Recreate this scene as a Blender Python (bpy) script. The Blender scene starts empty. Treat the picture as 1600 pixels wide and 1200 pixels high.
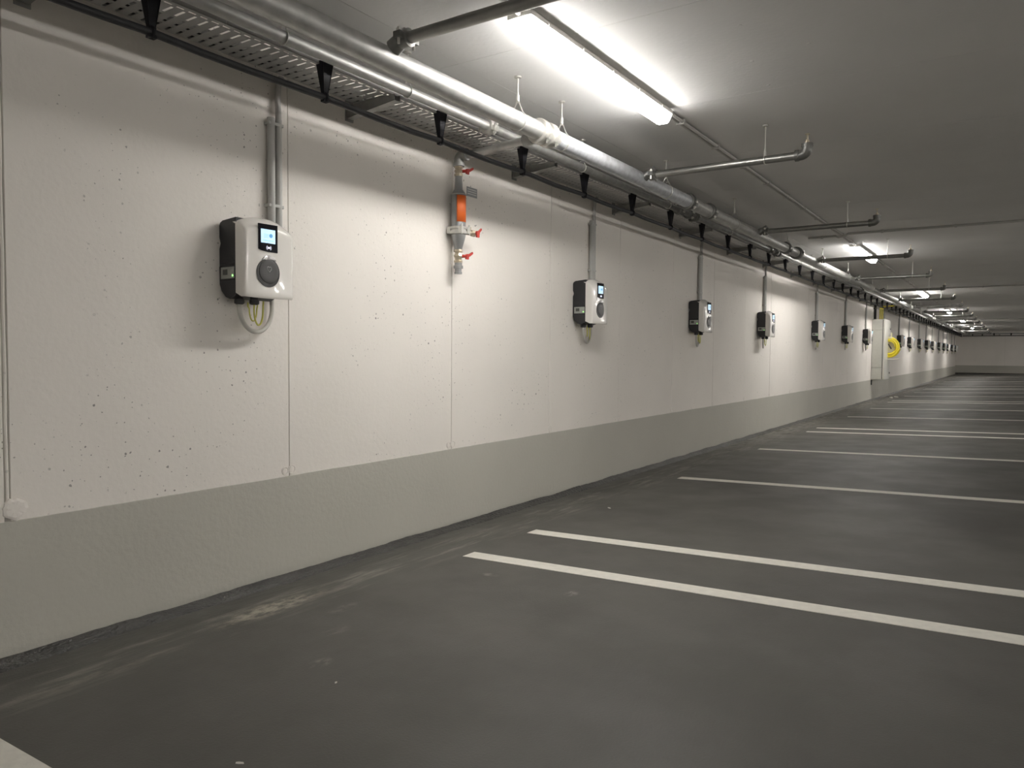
import bpy, math, random
from mathutils import Vector, Matrix, noise as mnoise
random.seed(7)
S = bpy.context.scene
COL = S.collection
PI = math.pi

# ---------------------------------------------------------------- camera
F_PX, YAW, PITCH, ROLL = 1175.43, 0.587992, -0.041583, 0.007221
CAM = Vector((2.74874, 0.0, 1.04))
fw = Vector((-math.sin(YAW)*math.cos(PITCH), math.cos(YAW)*math.cos(PITCH), math.sin(PITCH)))
r0 = Vector((math.cos(YAW), math.sin(YAW), 0)); u0 = r0.cross(fw)
rt = r0*math.cos(ROLL) + u0*math.sin(ROLL); up = -r0*math.sin(ROLL) + u0*math.cos(ROLL)
cd = bpy.data.cameras.new('camera'); cam = bpy.data.objects.new('camera', cd); COL.objects.link(cam)
cd.sensor_width = 36.0; cd.lens = 36.0*F_PX/1600.0; cd.clip_start = 0.05; cd.clip_end = 200
cam.matrix_world = Matrix(((rt.x, up.x, -fw.x, CAM.x), (rt.y, up.y, -fw.y, CAM.y), (rt.z, up.z, -fw.z, CAM.z), (0, 0, 0, 1)))
S.camera = cam
# ---------------------------------------------------------------- world, exposure
w = bpy.data.worlds.new('world'); S.world = w; w.use_nodes = True
w.node_tree.nodes['Background'].inputs[0].default_value = (0.9, 0.95, 1.0, 1)
w.node_tree.nodes['Background'].inputs[1].default_value = 0.0
S.view_settings.view_transform = 'Standard'; S.view_settings.look = 'None'
S.view_settings.gamma = 1.0; S.view_settings.use_curve_mapping = False
S.view_settings.exposure = 0.12
LAMP_STRENGTH = 46.0
FILL_STRENGTH = 62.0  # for the lamp rows added out of view as fill
S.cycles.diffuse_bounces = 8; S.cycles.max_bounces = 14
LAMP_COLOR = (1.0, 0.965, 0.925, 1)

# ---------------------------------------------------------------- materials
def mat(name, color, rough=0.5, metal=0.0, spec=0.5, noise=0.0, nscale=20.0, bump=0.0, bscale=60.0, rnoise=0.0, stretch=None, coat=0.0):
    m = bpy.data.materials.new(name); m.use_nodes = True
    nt = m.node_tree; N = nt.nodes; L = nt.links
    b = N['Principled BSDF']
    b.inputs['Roughness'].default_value = rough; b.inputs['Metallic'].default_value = metal
    b.inputs['Specular IOR Level'].default_value = spec; b.inputs['Coat Weight'].default_value = coat
    tc = N.new('ShaderNodeTexCoord'); mp = N.new('ShaderNodeMapping'); L.new(tc.outputs['Object'], mp.inputs[0])
    if stretch: mp.inputs['Scale'].default_value = stretch
    n = N.new('ShaderNodeTexNoise'); n.inputs['Scale'].default_value = nscale; n.inputs['Detail'].default_value = 5
    L.new(mp.outputs[0], n.inputs['Vector'])
    r = N.new('ShaderNodeValToRGB'); L.new(n.outputs['Fac'], r.inputs[0])
    c = Vector(color)
    r.color_ramp.elements[0].position = 0.3; r.color_ramp.elements[1].position = 0.7
    r.color_ramp.elements[0].color = (*(c*(1-noise)), 1); r.color_ramp.elements[1].color = (*[min(1, v) for v in c*(1+noise)], 1)
    L.new(r.outputs[0], b.inputs['Base Color'])
    if rnoise:
        mr = N.new('ShaderNodeMapRange'); L.new(n.outputs['Fac'], mr.inputs[0])
        mr.inputs[1].default_value = 0.3; mr.inputs[2].default_value = 0.7
        mr.inputs[3].default_value = max(0.02, rough-rnoise); mr.inputs[4].default_value = rough+rnoise
        L.new(mr.outputs[0], b.inputs['Roughness'])
    if bump:
        n2 = N.new('ShaderNodeTexNoise'); n2.inputs['Scale'].default_value = bscale; n2.inputs['Detail'].default_value = 4
        L.new(mp.outputs[0], n2.inputs['Vector'])
        bp = N.new('ShaderNodeBump'); bp.inputs['Strength'].default_value = bump; bp.inputs['Distance'].default_value = 0.004 if bump < 1 else 0.012
        L.new(n2.outputs['Fac'], bp.inputs['Height']); L.new(bp.outputs[0], b.inputs['Normal'])
    return m

def emit(name, color, strength):
    m = bpy.data.materials.new(name); m.use_nodes = True
    b = m.node_tree.nodes['Principled BSDF']
    b.inputs['Base Color'].default_value = color; b.inputs['Emission Color'].default_value = color
    b.inputs['Emission Strength'].default_value = strength; b.inputs['Roughness'].default_value = 0.3
    return m

def lamp_emit(name, color, strength):
    """opal diffuser over a downward-facing LED strip: the underside glows more than the flanks"""
    m = emit(name, color, strength); nt = m.node_tree; N = nt.nodes; L = nt.links
    g = N.new('ShaderNodeNewGeometry'); sp = N.new('ShaderNodeSeparateXYZ'); L.new(g.outputs['Normal'], sp.inputs[0])
    mr = N.new('ShaderNodeMapRange'); L.new(sp.outputs[2], mr.inputs[0])
    mr.inputs[1].default_value = -1.0; mr.inputs[2].default_value = 0.0
    mr.inputs[3].default_value = 1.55*strength; mr.inputs[4].default_value = 0.22*strength
    L.new(mr.outputs[0], N['Principled BSDF'].inputs['Emission Strength'])
    return m

def concrete(name, color, pits=True, rough=0.75, pit_amt=0.42, bstr=0.4):
    """painted cast concrete: mottled paint, fine grain, scattered air holes"""
    m = bpy.data.materials.new(name); m.use_nodes = True
    nt = m.node_tree; N = nt.nodes; L = nt.links; b = N['Principled BSDF']
    b.inputs['Roughness'].default_value = rough; b.inputs['Specular IOR Level'].default_value = 0.3
    g = N.new('ShaderNodeNewGeometry'); pos = g.outputs['Position']
    n = N.new('ShaderNodeTexNoise'); n.inputs['Scale'].default_value = 1.3; n.inputs['Detail'].default_value = 6; L.new(pos, n.inputs['Vector'])
    r = N.new('ShaderNodeValToRGB'); L.new(n.outputs['Fac'], r.inputs[0]); c = Vector(color)
    r.color_ramp.elements[0].position = 0.3; r.color_ramp.elements[1].position = 0.7
    r.color_ramp.elements[0].color = (*(c*0.96), 1); r.color_ramp.elements[1].color = (*(c*1.03), 1)
    fine = N.new('ShaderNodeTexNoise'); fine.inputs['Scale'].default_value = 45; fine.inputs['Detail'].default_value = 5; L.new(pos, fine.inputs['Vector'])
    wav = N.new('ShaderNodeTexNoise'); wav.inputs['Scale'].default_value = 7; wav.inputs['Detail'].default_value = 3; L.new(pos, wav.inputs['Vector'])
    hsum = N.new('ShaderNodeMath'); hsum.operation = 'MULTIPLY_ADD'; L.new(wav.outputs['Fac'], hsum.inputs[0]); hsum.inputs[1].default_value = 1.2; L.new(fine.outputs['Fac'], hsum.inputs[2])
    height = hsum.outputs[0]; col = r.outputs[0]
    if pits:
        acc = None
        sp = N.new('ShaderNodeSeparateXYZ'); L.new(pos, sp.inputs[0]); flat = N.new('ShaderNodeCombineXYZ')
        L.new(sp.outputs[1], flat.inputs[0]); L.new(sp.outputs[2], flat.inputs[1])
        for sc, rad, keep in ((15.0, 0.068, 0.42), (32.0, 0.085, 0.5), (7.0, 0.040, 0.5)):
            wn = N.new('ShaderNodeTexNoise'); wn.inputs['Scale'].default_value = 60; L.new(pos, wn.inputs['Vector'])
            ad = N.new('ShaderNodeMixRGB'); ad.blend_type = 'ADD'; ad.inputs[0].default_value = 0.010; L.new(flat.outputs[0], ad.inputs[1]); L.new(wn.outputs['Color'], ad.inputs[2])
            v = N.new('ShaderNodeTexVoronoi'); v.voronoi_dimensions = '2D'; v.inputs['Scale'].default_value = sc; L.new(ad.outputs[0], v.inputs['Vector'])
            sep = N.new('ShaderNodeSeparateColor'); L.new(v.outputs['Color'], sep.inputs[0])
            k = N.new('ShaderNodeMapRange'); L.new(sep.outputs[0], k.inputs[0]); k.inputs[1].default_value = keep; k.inputs[2].default_value = 1.0
            k.inputs[3].default_value = 0.0; k.inputs[4].default_value = rad
            lt = N.new('ShaderNodeMath'); lt.operation = 'LESS_THAN'; L.new(v.outputs['Distance'], lt.inputs[0]); L.new(k.outputs[0], lt.inputs[1])
            if acc is None: acc = lt.outputs[0]
            else:
                mx = N.new('ShaderNodeMath'); mx.operation = 'MAXIMUM'; L.new(acc, mx.inputs[0]); L.new(lt.outputs[0], mx.inputs[1]); acc = mx.outputs[0]
        # holes gather in clusters
        cl = N.new('ShaderNodeTexNoise'); cl.inputs['Scale'].default_value = 2.2; cl.inputs['Detail'].default_value = 3; L.new(pos, cl.inputs['Vector'])
        cr = N.new('ShaderNodeMapRange'); L.new(cl.outputs['Fac'], cr.inputs[0]); cr.inputs[1].default_value = 0.46; cr.inputs[2].default_value = 0.60
        ml = N.new('ShaderNodeMath'); ml.operation = 'MULTIPLY'; L.new(acc, ml.inputs[0]); L.new(cr.outputs[0], ml.inputs[1])
        mix = N.new('ShaderNodeMixRGB'); L.new(ml.outputs[0], mix.inputs[0]); L.new(r.outputs[0], mix.inputs[1])
        mix.inputs[2].default_value = (*(c*pit_amt), 1); col = mix.outputs[0]
        sub = N.new('ShaderNodeMath'); sub.operation = 'MULTIPLY_ADD'; L.new(ml.outputs[0], sub.inputs[0]); sub.inputs[1].default_value = -2.5; L.new(height, sub.inputs[2]); height = sub.outputs[0]
    bp = N.new('ShaderNodeBump'); bp.inputs['Strength'].default_value = bstr; bp.inputs['Distance'].default_value = 0.003
    L.new(height, bp.inputs['Height']); L.new(bp.outputs[0], b.inputs['Normal']); L.new(col, b.inputs['Base Color'])
    return m

def floor_material():
    m = bpy.data.materials.new('dark floor coating'); m.use_nodes = True
    nt = m.node_tree; N = nt.nodes; L = nt.links; b = N['Principled BSDF']
    b.inputs['Specular IOR Level'].default_value = 0.45
    g = N.new('ShaderNodeNewGeometry'); pos = g.outputs['Position']
    sx = N.new('ShaderNodeSeparateXYZ'); L.new(pos, sx.inputs[0])
    def math_(op, a, bb=None, cc=None):
        n = N.new('ShaderNodeMath'); n.operation = op
        for i, v in enumerate((a, bb, cc)):
            if v is None: continue
            if isinstance(v, (int, float)): n.inputs[i].default_value = v
            else: L.new(v, n.inputs[i])
        return n.outputs[0]
    def rng(v, a, bb, c=0.0, d=1.0, smooth=True):
        n = N.new('ShaderNodeMapRange'); n.interpolation_type = 'SMOOTHSTEP' if smooth else 'LINEAR'
        L.new(v, n.inputs[0]); n.inputs[1].default_value = a; n.inputs[2].default_value = bb; n.inputs[3].default_value = c; n.inputs[4].default_value = d
        return n.outputs[0]
    def noi(scale, detail=5, stretch=None, rough=0.55):
        n = N.new('ShaderNodeTexNoise'); n.inputs['Scale'].default_value = scale; n.inputs['Detail'].default_value = detail; n.inputs['Roughness'].default_value = rough
        if stretch:
            mp = N.new('ShaderNodeMapping'); mp.inputs['Scale'].default_value = stretch; L.new(pos, mp.inputs[0]); L.new(mp.outputs[0], n.inputs['Vector'])
        else: L.new(pos, n.inputs['Vector'])
        return n.outputs['Fac']
    def mixc(f, c1, c2):
        n = N.new('ShaderNodeMixRGB')
        L.new(f, n.inputs[0]) if not isinstance(f, float) else None
        for i, c in ((1, c1), (2, c2)):
            if isinstance(c, tuple): n.inputs[i].default_value = (*c, 1)
            else: L.new(c, n.inputs[i])
        return n.outputs[0]
    base = mixc(rng(noi(1.1, 6), 0.3, 0.72), (0.082, 0.079, 0.070), (0.108, 0.105, 0.093))
    base = mixc(math_('MULTIPLY', rng(noi(0.55, 4, (1.6, 0.5, 1)), 0.5, 0.7), 0.55), base, (0.060, 0.057, 0.050))
    # chalky streaks of dried water along the wall
    near = math_('MULTIPLY', rng(sx.outputs[0], 0.52, 0.30), rng(sx.outputs[0], 0.10, 0.2))
    streak = rng(noi(3.0, 8, (5.5, 0.75, 1), 0.68), 0.47, 0.70)
    f1 = math_('MULTIPLY', math_('MULTIPLY', near, streak), 0.9)
    base = mixc(f1, base, (0.235, 0.222, 0.195))
    far = math_('MULTIPLY', rng(sx.outputs[1], 6.5, 10.0), math_('MULTIPLY', rng(sx.outputs[0], 0.55, 0.1), rng(noi(5, 6, (3, .8, 1)), 0.35, 0.6)))
    base = mixc(math_('MULTIPLY', far, 0.7), base, (0.27, 0.255, 0.22))
    # the dusty sand-coloured patch and a few pale scuffs
    for (px, py, rx, ry, amt, colr) in ((0.30, 1.95, 0.10, 0.36, 0.95, (0.36, 0.33, 0.27)), (0.36, 1.25, 0.05, 0.4, 0.5, (0.25, 0.24, 0.2)),
            (0.90, 1.66, 0.04, 0.06, 0.7, (0.26, 0.25, 0.22)), (1.24, 2.72, 0.035, 0.05, 0.8, (0.34, 0.33, 0.30)), (0.78, 2.78, 0.06, 0.03, 0.7, (0.28, 0.27, 0.24)),
            (0.55, 2.10, 0.05, 0.10, 0.6, (0.22, 0.21, 0.18)), (0.72, 1.9, .05, .08, .5, (.2, .19, .17))):
        dx = math_('DIVIDE', math_('SUBTRACT', sx.outputs[0], px), rx); dy = math_('DIVIDE', math_('SUBTRACT', sx.outputs[1], py), ry)
        d = math_('SQRT', math_('ADD', math_('MULTIPLY', dx, dx), math_('MULTIPLY', dy, dy)))
        f = math_('MULTIPLY', math_('MULTIPLY', rng(d, 1.0, 0.25), rng(noi(16, 7, (1.6, .7, 1), .7), 0.40, 0.62)), amt)
        base = mixc(f, base, colr)
    L.new(base, b.inputs['Base Color'])
    L.new(math_('ADD', rng(noi(2.5, 5), 0.3, 0.7, 0.50, 0.62), 0.0), b.inputs['Roughness'])
    h = math_('ADD', math_('MULTIPLY', noi(140, 3), 0.55), math_('MULTIPLY', noi(9, 5, (2.2, .7, 1)), math_('ADD', math_('MULTIPLY', rng(sx.outputs[0], .4, .05), 4.0), 0.5)))
    bp = N.new('ShaderNodeBump'); bp.inputs['Strength'].default_value = 0.4; bp.inputs['Distance'].default_value = 0.004
    L.new(h, bp.inputs['Height']); L.new(bp.outputs[0], b.inputs['Normal'])
    return m

M = {}
M['wall'] = concrete('white painted concrete', (0.80, 0.765, 0.715))
M['ceiling'] = concrete('white painted soffit', (0.78, 0.775, 0.765), pits=False)
M['groove'] = mat('joint grey', (0.52, 0.50, 0.46), 0.9)
M['plinth'] = concrete('grey wall paint', (0.47, 0.46, 0.41), pits=False, rough=0.55, bstr=0.7)
M['floor'] = floor_material()
M['mastic'] = mat('black mastic', (0.055, 0.054, 0.049), 0.36, bump=1.0, bscale=90, noise=0.4, nscale=14, stretch=(1, .5, 1))
M['line'] = mat('white road paint', (0.74, 0.72, 0.65), 0.6, noise=0.06, nscale=30, bump=0.3, bscale=150)
M['galv'] = mat('galvanised steel', (0.47, 0.47, 0.455), 0.52, metal=0.75, noise=0.12, nscale=18)
M['galv_new'] = mat('bright spangled zinc', (0.60, 0.62, 0.65), 0.52, metal=0.55, noise=0.14, nscale=34)
M['galv_dull'] = mat('dull zinc', (0.33, 0.33, 0.315), 0.5, metal=0.6, noise=0.15, nscale=20)
M['branch'] = mat('dark sprinkler pipe', (0.30, 0.30, 0.285), 0.36, metal=0.85, noise=0.08)
M['fitting'] = mat('dark cast fitting', (0.20, 0.20, 0.19), 0.42, metal=0.7)
M['steel'] = mat('zinc plated fittings', (0.66, 0.65, 0.61), 0.35, metal=0.7, noise=0.08)
M['tray'] = mat('tray sheet zinc', (0.37, 0.37, 0.36), 0.45, metal=0.5, noise=0.08, nscale=9)
M['black'] = mat('black rubber sheath', (0.018, 0.018, 0.02), 0.55, noise=0.2)
M['black_gloss'] = mat('black plastic clip', (0.011, 0.011, 0.014), 0.6, spec=0.25)
M['cable'] = mat('grey cable sheath', (0.42, 0.41, 0.39), 0.55)
M['conduit'] = mat('grey plastic conduit', (0.42, 0.42, 0.40), 0.4, noise=0.04)
M['conduit_white'] = mat('pale ceiling conduit', (0.55, 0.54, 0.52), 0.5)
M['lamp_body'] = mat('grey white polyester', (0.76, 0.74, 0.70), 0.5)
M['diffuser'] = lamp_emit('lit diffuser', LAMP_COLOR, LAMP_STRENGTH)
M['fill_diffuser'] = emit('added fill diffuser', LAMP_COLOR, FILL_STRENGTH)  # glow of the added, unseen fill rows
M['cover_white'] = mat('glossy white shell', (0.80, 0.775, 0.73), 0.16, coat=0.4)
M['charcoal'] = mat('charcoal plastic', (0.022, 0.022, 0.024), 0.42, bump=0.2, bscale=300)
M['screen_black'] = mat('black glass', (0.008, 0.008, 0.012), 0.08)
M['lid'] = mat('dark grey lid', (0.075, 0.074, 0.074), 0.34)
M['lid_ring'] = mat('black lid ring', (0.02, 0.02, 0.02), 0.3)
M['tab'] = mat('smoked grey tab', (0.42, 0.41, 0.40), 0.12, coat=0.5)
M['display'] = emit('lit display', (0.50, 0.72, 0.90, 1), 0.75)
M['display_blue'] = emit('display blue', (0.10, 0.30, 0.52, 1), 0.6)
M['display_grey'] = emit('display grey', (0.30, 0.48, 0.62, 1), 0.6)
M['icon'] = emit('lit icon', (0.85, 0.85, 1.0, 1), 0.8)
M['led'] = emit('green led', (0.35, 1.0, 0.25, 1), 1.6)
M['meter'] = mat('meter face grey', (0.34, 0.35, 0.32), 0.3)
M['lcd'] = mat('meter lcd', (0.09, 0.095, 0.085), 0.25)
M['meter_gloss'] = mat('charcoal gloss', (0.03, 0.03, 0.032), 0.15)
M['earth'] = mat('yellow green earth wire', (0.62, 0.60, 0.12), 0.45)
M['loop'] = mat('grey supply cable', (0.50, 0.49, 0.45), 0.5)
M['brass'] = mat('nickel brass', (0.62, 0.55, 0.42), 0.3, metal=0.75, noise=0.1)
M['red'] = mat('red handle', (0.52, 0.055, 0.04), 0.4)
M['orange'] = mat('orange red sticker', (0.80, 0.16, 0.03), 0.45, noise=0.1, nscale=8)
M['tube_grey'] = mat('grey coated pipe', (0.30, 0.305, 0.305), 0.32, metal=0.55)
M['sign'] = mat('grey sign plate', (0.28, 0.29, 0.29), 0.4)
M['sign_white'] = mat('pale sign print', (0.6, 0.6, 0.58), 0.5)
M['cabinet'] = mat('light grey cabinet', (0.56, 0.56, 0.51), 0.45, noise=0.03)
M['cabinet_white'] = mat('pale cabinet door', (0.66, 0.65, 0.60), 0.4)
M['dark'] = mat('dark lock and gap shade', (0.03, 0.03, 0.03), 0.7)  # colours the locks, and paints shade into the cabinet gaps
M['yellow'] = mat('yellow hose', (0.78, 0.66, 0.045), 0.45, noise=0.08)
M['cream'] = mat('cream bracket', (0.66, 0.62, 0.42), 0.5)
M['paper'] = mat('white scrap', (0.78, 0.76, 0.70), 0.8)

# ---------------------------------------------------------------- mesh helpers
class MB:
    def __init__(s): s.v = []; s.f = []; s.mi = []; s.m = []; s.cur = 0
    def use(s, m):
        if m not in s.m: s.m.append(m)
        s.cur = s.m.index(m); return s
    def face(s, idx): s.f.append(tuple(idx)); s.mi.append(s.cur)
    def add(s, vs, fs):
        o = len(s.v); s.v += [tuple(v) for v in vs]
        for f in fs: s.face([i+o for i in f])
    def box(s, a, b):
        x0, y0, z0 = a; x1, y1, z1 = b
        s.add([(x0,y0,z0),(x1,y0,z0),(x1,y1,z0),(x0,y1,z0),(x0,y0,z1),(x1,y0,z1),(x1,y1,z1),(x0,y1,z1)],
              [(0,3,2,1),(4,5,6,7),(0,1,5,4),(1,2,6,5),(2,3,7,6),(3,0,4,7)]); return s
    def hexa(s, bot, top):
        s.add(list(bot)+list(top), [(0,3,2,1),(4,5,6,7),(0,1,5,4),(1,2,6,5),(2,3,7,6),(3,0,4,7)]); return s
    def prism(s, poly, axis, a, b):
        """poly in the two other axes (in xyz order), extruded along axis from a to b"""
        n = len(poly)
        def P(p, t):
            q = list(p); q.insert(axis, t); return tuple(q)
        s.add([P(p, a) for p in poly]+[P(p, b) for p in poly],
              [tuple(range(n-1, -1, -1)), tuple(range(n, 2*n))]+[(i, (i+1) % n, n+(i+1) % n, n+i) for i in range(n)]); return s
    def frame(s, d):
        d = Vector(d).normalized(); a = Vector((0,0,1)) if abs(d.z) < .9 else Vector((1,0,0))
        x = d.cross(a).normalized(); y = d.cross(x).normalized(); return x, y
    def lathe(s, origin, axis, prof, n=20, cap=True):
        """prof: list of (distance along axis, radius)"""
        o = Vector(origin); d = Vector(axis).normalized(); x, y = s.frame(d); vs = []
        for t, r in prof:
            for k in range(n):
                a = 2*PI*k/n; vs.append(o+d*t+(x*math.cos(a)+y*math.sin(a))*r)
        fs = []
        for i in range(len(prof)-1):
            for k in range(n): fs.append((i*n+k, (i+1)*n+k, (i+1)*n+(k+1) % n, i*n+(k+1) % n))
        if cap: fs += [tuple(range(n)), tuple(range(len(prof)*n-1, (len(prof)-1)*n-1, -1))]
        s.add(vs, fs); return s
    def tube(s, a, b, r, n=16, r2=None, cap=True):
        a = Vector(a); b = Vector(b); return s.lathe(a, b-a, [(0, r), ((b-a).length, r if r2 is None else r2)], n, cap)
    def path(s, pts, r, n=12, closed=False, cap=True):
        pts = [Vector(p) for p in pts]; m = len(pts); vs = []; x = None
        for i, p in enumerate(pts):
            if closed: d = (pts[(i+1) % m]-pts[i-1])
            else: d = pts[min(i+1, m-1)]-pts[max(i-1, 0)]
            d.normalize()
            if x is None: x, y = s.frame(d)
            else:
                x = (x-d*x.dot(d)).normalized(); y = d.cross(x)
            rr = r[i] if isinstance(r, (list, tuple)) else r
            for k in range(n):
                a = 2*PI*k/n; vs.append(p+(x*math.cos(a)+y*math.sin(a))*rr)
        fs = []
        for i in range(m if closed else m-1):
            j = (i+1) % m
            for k in range(n): fs.append((i*n+k, j*n+k, j*n+(k+1) % n, i*n+(k+1) % n))
        if cap and not closed: fs += [tuple(range(n)), tuple(range(m*n-1, (m-1)*n-1, -1))]
        s.add(vs, fs); return s
    def mesh(s, name):
        me = bpy.data.meshes.new(name); me.from_pydata(s.v, [], s.f)
        for m in s.m: me.materials.append(m)
        if s.m: me.polygons.foreach_set('material_index', s.mi)
        me.update(); return me

def smooth(me, ang=40):
    import bmesh
    bm = bmesh.new(); bm.from_mesh(me); bmesh.ops.recalc_face_normals(bm, faces=bm.faces); bm.to_mesh(me); bm.free()
    me.polygons.foreach_set('use_smooth', [True]*len(me.polygons)); me.set_sharp_from_angle(angle=math.radians(ang)); me.update()

def obj(name, mb, m=None, parent=None, loc=None, label=None, kind=None, ang=40, bevel=0.0):
    if m is not None and not mb.m: mb.m = [m]; mb.mi = [0]*len(mb.f)
    me = mb.mesh(name); smooth(me, ang)
    o = bpy.data.objects.new(name, me); COL.objects.link(o)
    if parent: o.parent = parent
    if loc: o.location = loc
    if label: o['label'] = label
    if kind: o['kind'] = kind
    if bevel:
        b = o.modifiers.new('edge', 'BEVEL'); b.width = bevel; b.segments = 2; b.limit_method = 'ANGLE'
    return o

def share(name, src, parent, loc=(0,0,0), rotz=0.0):
    o = src.copy(); o.name = name; COL.objects.link(o); o.parent = parent; o.location = loc; o.rotation_euler = (0,0,rotz); return o

def thing(name, label, cat, loc=(0,0,0), group=None):
    o = bpy.data.objects.new(name, None); COL.objects.link(o); o.empty_display_size = 0.1
    o.location = loc; o['label'] = label; o['category'] = cat
    if group: o['group'] = group
    return o

def tag(o, label, cat, group=None):
    o['label'] = label; o['category'] = cat
    if group: o['group'] = group
    return o

def dup(root, loc, label, group=None):
    r = root.copy(); COL.objects.link(r); r.location = loc; r['label'] = label
    if group: r['group'] = group
    for ch in list(root.children):
        c = ch.copy(); COL.objects.link(c); c.parent = r
        for g in list(ch.children):
            d = g.copy(); COL.objects.link(d); d.parent = c
    return r

ORD = ['', 'nearest', 'second', 'third', 'fourth', 'fifth', 'sixth', 'seventh', 'eighth', 'ninth', 'tenth', 'eleventh', 'twelfth', 'thirteenth',
       'fourteenth', 'fifteenth', 'sixteenth', 'seventeenth', 'eighteenth', 'nineteenth', 'twentieth', 'twenty-first', 'twenty-second', 'twenty-third']

# ---------------------------------------------------------------- setting
CEIL, YF, YB, XR, SL = 2.42, 49.1, -15.0, 12.0, 0.03
def structure(name, mb, m, **k): return obj(name, mb, m, kind='structure', **k)

# floor: gutter along the wall, then rising gently into the room
prof = [(0.0, 0.012), (0.035, -0.002), (0.075, -0.006), (0.13, -0.004), (0.185, -0.001), (0.20, 0.0058), (0.24, 0.0072), (0.32, 0.0096), (0.45, 0.0135), (0.6, 0.018)] + [(x, SL*x) for x in (2.0, 4.0, 7.0, XR)]
ys = []; y = YB
while y < YF:
    ys.append(y); y += 0.04 if 0.2 < y < 9 else (0.16 if 9 <= y < 24 else 0.8)
ys.append(YF)
fb = MB(); np_ = len(prof)
for y in ys:
    for i, (x, z) in enumerate(prof):
        wob = 0.0; dz = 0.0
        if 0 < i < 8:
            wob = 0.014*mnoise.noise(Vector((i*0.05, y*2.1, 0.0))) + 0.006*mnoise.noise(Vector((i*0.3, y*11.0, 3.0)))
            dz = 0.003*mnoise.noise(Vector((x*22, y*9.0, 7.0)))
        fb.v.append((x+wob, y, z+dz))
for j in range(len(ys)-1):
    for i in range(np_-1):
        a = j*np_+i; fb.face((a, a+1, a+np_+1, a+np_))
structure('floor', fb, M['floor'], ang=30)

# wall_left: backing plus the cast panels with open joints between them
wl = MB().box((-0.25, YB, -0.2), (-0.006, YF, CEIL+0.1))
wall_left = structure('wall_left', wl, M['groove'])
joints = [1.128, 2.289, 3.482, 4.607, 5.73, 6.91, 8.095, 9.25, 10.411, 11.52, 12.63]
while joints[-1]+1.16 < YF-0.6: joints.append(joints[-1]+1.16)
while joints[0]-1.16 > YB+0.3: joints.insert(0, joints[0]-1.16)
edges = [YB]+joints+[YF]
for a, b in zip(edges[:-1], edges[1:]):
    ga = 0.010 if abs(a-1.128) < .01 else 0.0022; gb = 0.010 if abs(b-1.128) < .01 else 0.0022
    obj('panel', MB().box((-0.03, a+ga, -0.05), (0.0+random.uniform(-.0006, .0006), b-gb, CEIL+0.02)), M['wall'], wall_left, bevel=0.0015)
obj('joint_strip', MB().path([(-.004, 1.128+.001*math.sin(i), .50+i*.06) for i in range(31)], .0055, 8), M['wall'], wall_left)
# plugged tie holes at the foot of the joints
def ring(y, z, r):
    mb = MB().path([(0.001, y+r*math.cos(a)*(1+.06*math.sin(3*a)), z+r*math.sin(a)) for a in [2*PI*k/22 for k in range(22)]], 0.0026, 6, closed=True)
    mb.lathe((-0.004, y, z), (1, 0, 0), [(0, r*.8), (0.006, r*.78), (0.007, r*.4)], 18)
    obj('tie_hole_plug', mb, M['wall'], wall_left)
for y in joints:
    if 1.5 < y < 6.5:
        ring(y+0.012, 0.497, 0.019)
        if y < 4: ring(y-0.026, 0.494, 0.017)
    elif 6.5 < y < 16: ring(y+.005, .497, .018)
patch = MB(); pn = 26
for h_, sc_ in ((-.002, 1.0), (.005, .96), (.0078, .72), (.0086, .35)):
    for k in range(pn):
        a = 2*PI*k/pn; rr = sc_*(.036+.013*mnoise.noise(Vector((math.cos(a)*1.7, math.sin(a)*1.7, 5.0)))+.006*mnoise.noise(Vector((math.cos(a)*6, math.sin(a)*6, sc_*3))))
        patch.v.append((h_+.0015*mnoise.noise(Vector((a*3, sc_*5, 1))), 1.148+rr*math.cos(a)*1.15, .508+rr*math.sin(a)))
for i in range(3):
    for k in range(pn): patch.face((i*pn+k, i*pn+(k+1) % pn, (i+1)*pn+(k+1) % pn, (i+1)*pn+k))
patch.face([3*pn+k for k in range(pn)])
obj('mortar_patch', patch, M['wall'], wall_left, ang=8)

# grey painted dado, a proud coat with a hand-cut edge
bl = MB(); y = YB; row = []
while y < YF:
    row.append(y); y += 0.03 if 0.5 < y < 8 else (0.2 if y < 24 else .6)
row.append(YF)
for y in row:
    t = 0.469 + 0.0025*mnoise.noise(Vector((1.0, y*3, 0))) + 0.0012*mnoise.noise(Vector((4.0, y*19, 0)))
    bt = -0.004 + 0.006*mnoise.noise(Vector((9.0, y*3.5, 0)))
    bl.v += [(-0.001, y, t+.001), (0.0032, y, t-.001), (0.0034, y, 0.25), (0.0032, y, 0.05), (0.006, y, bt+.012), (-0.001, y, bt)]
for j in range(len(row)-1):
    for i in range(5): a = j*6+i; bl.face((a, a+1, a+7, a+6))
structure('baseboard_left', bl, M['plinth'], ang=60)

# coved mastic fillet where wall and floor meet
tr = MB(); cnt = 0; row2 = [y for y in ys if y > -1]
for y in row2:
    w_ = 0.050+0.016*mnoise.noise(Vector((2.0, y*2.3, 0)))+0.006*mnoise.noise(Vector((2.0, y*14, 4)))
    h_ = 0.024+0.008*mnoise.noise(Vector((6.0, y*3.1, 0)))+0.004*mnoise.noise(Vector((6.0, y*17, 2)))
    tr.v += [(0.002, y, h_), (0.0085, y, h_-.001), (0.022, y, h_*.45+.003*mnoise.noise(Vector((1, y*21, 9)))), (w_, y, .001), (w_+.008, y, -.012), (0.002, y, -.02)]
for j in range(len(row2)-1):
    for i in range(5): a = j*6+i; tr.face((a, a+1, a+7, a+6))
structure('trim_1', tr, M['mastic'], ang=60)

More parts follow.
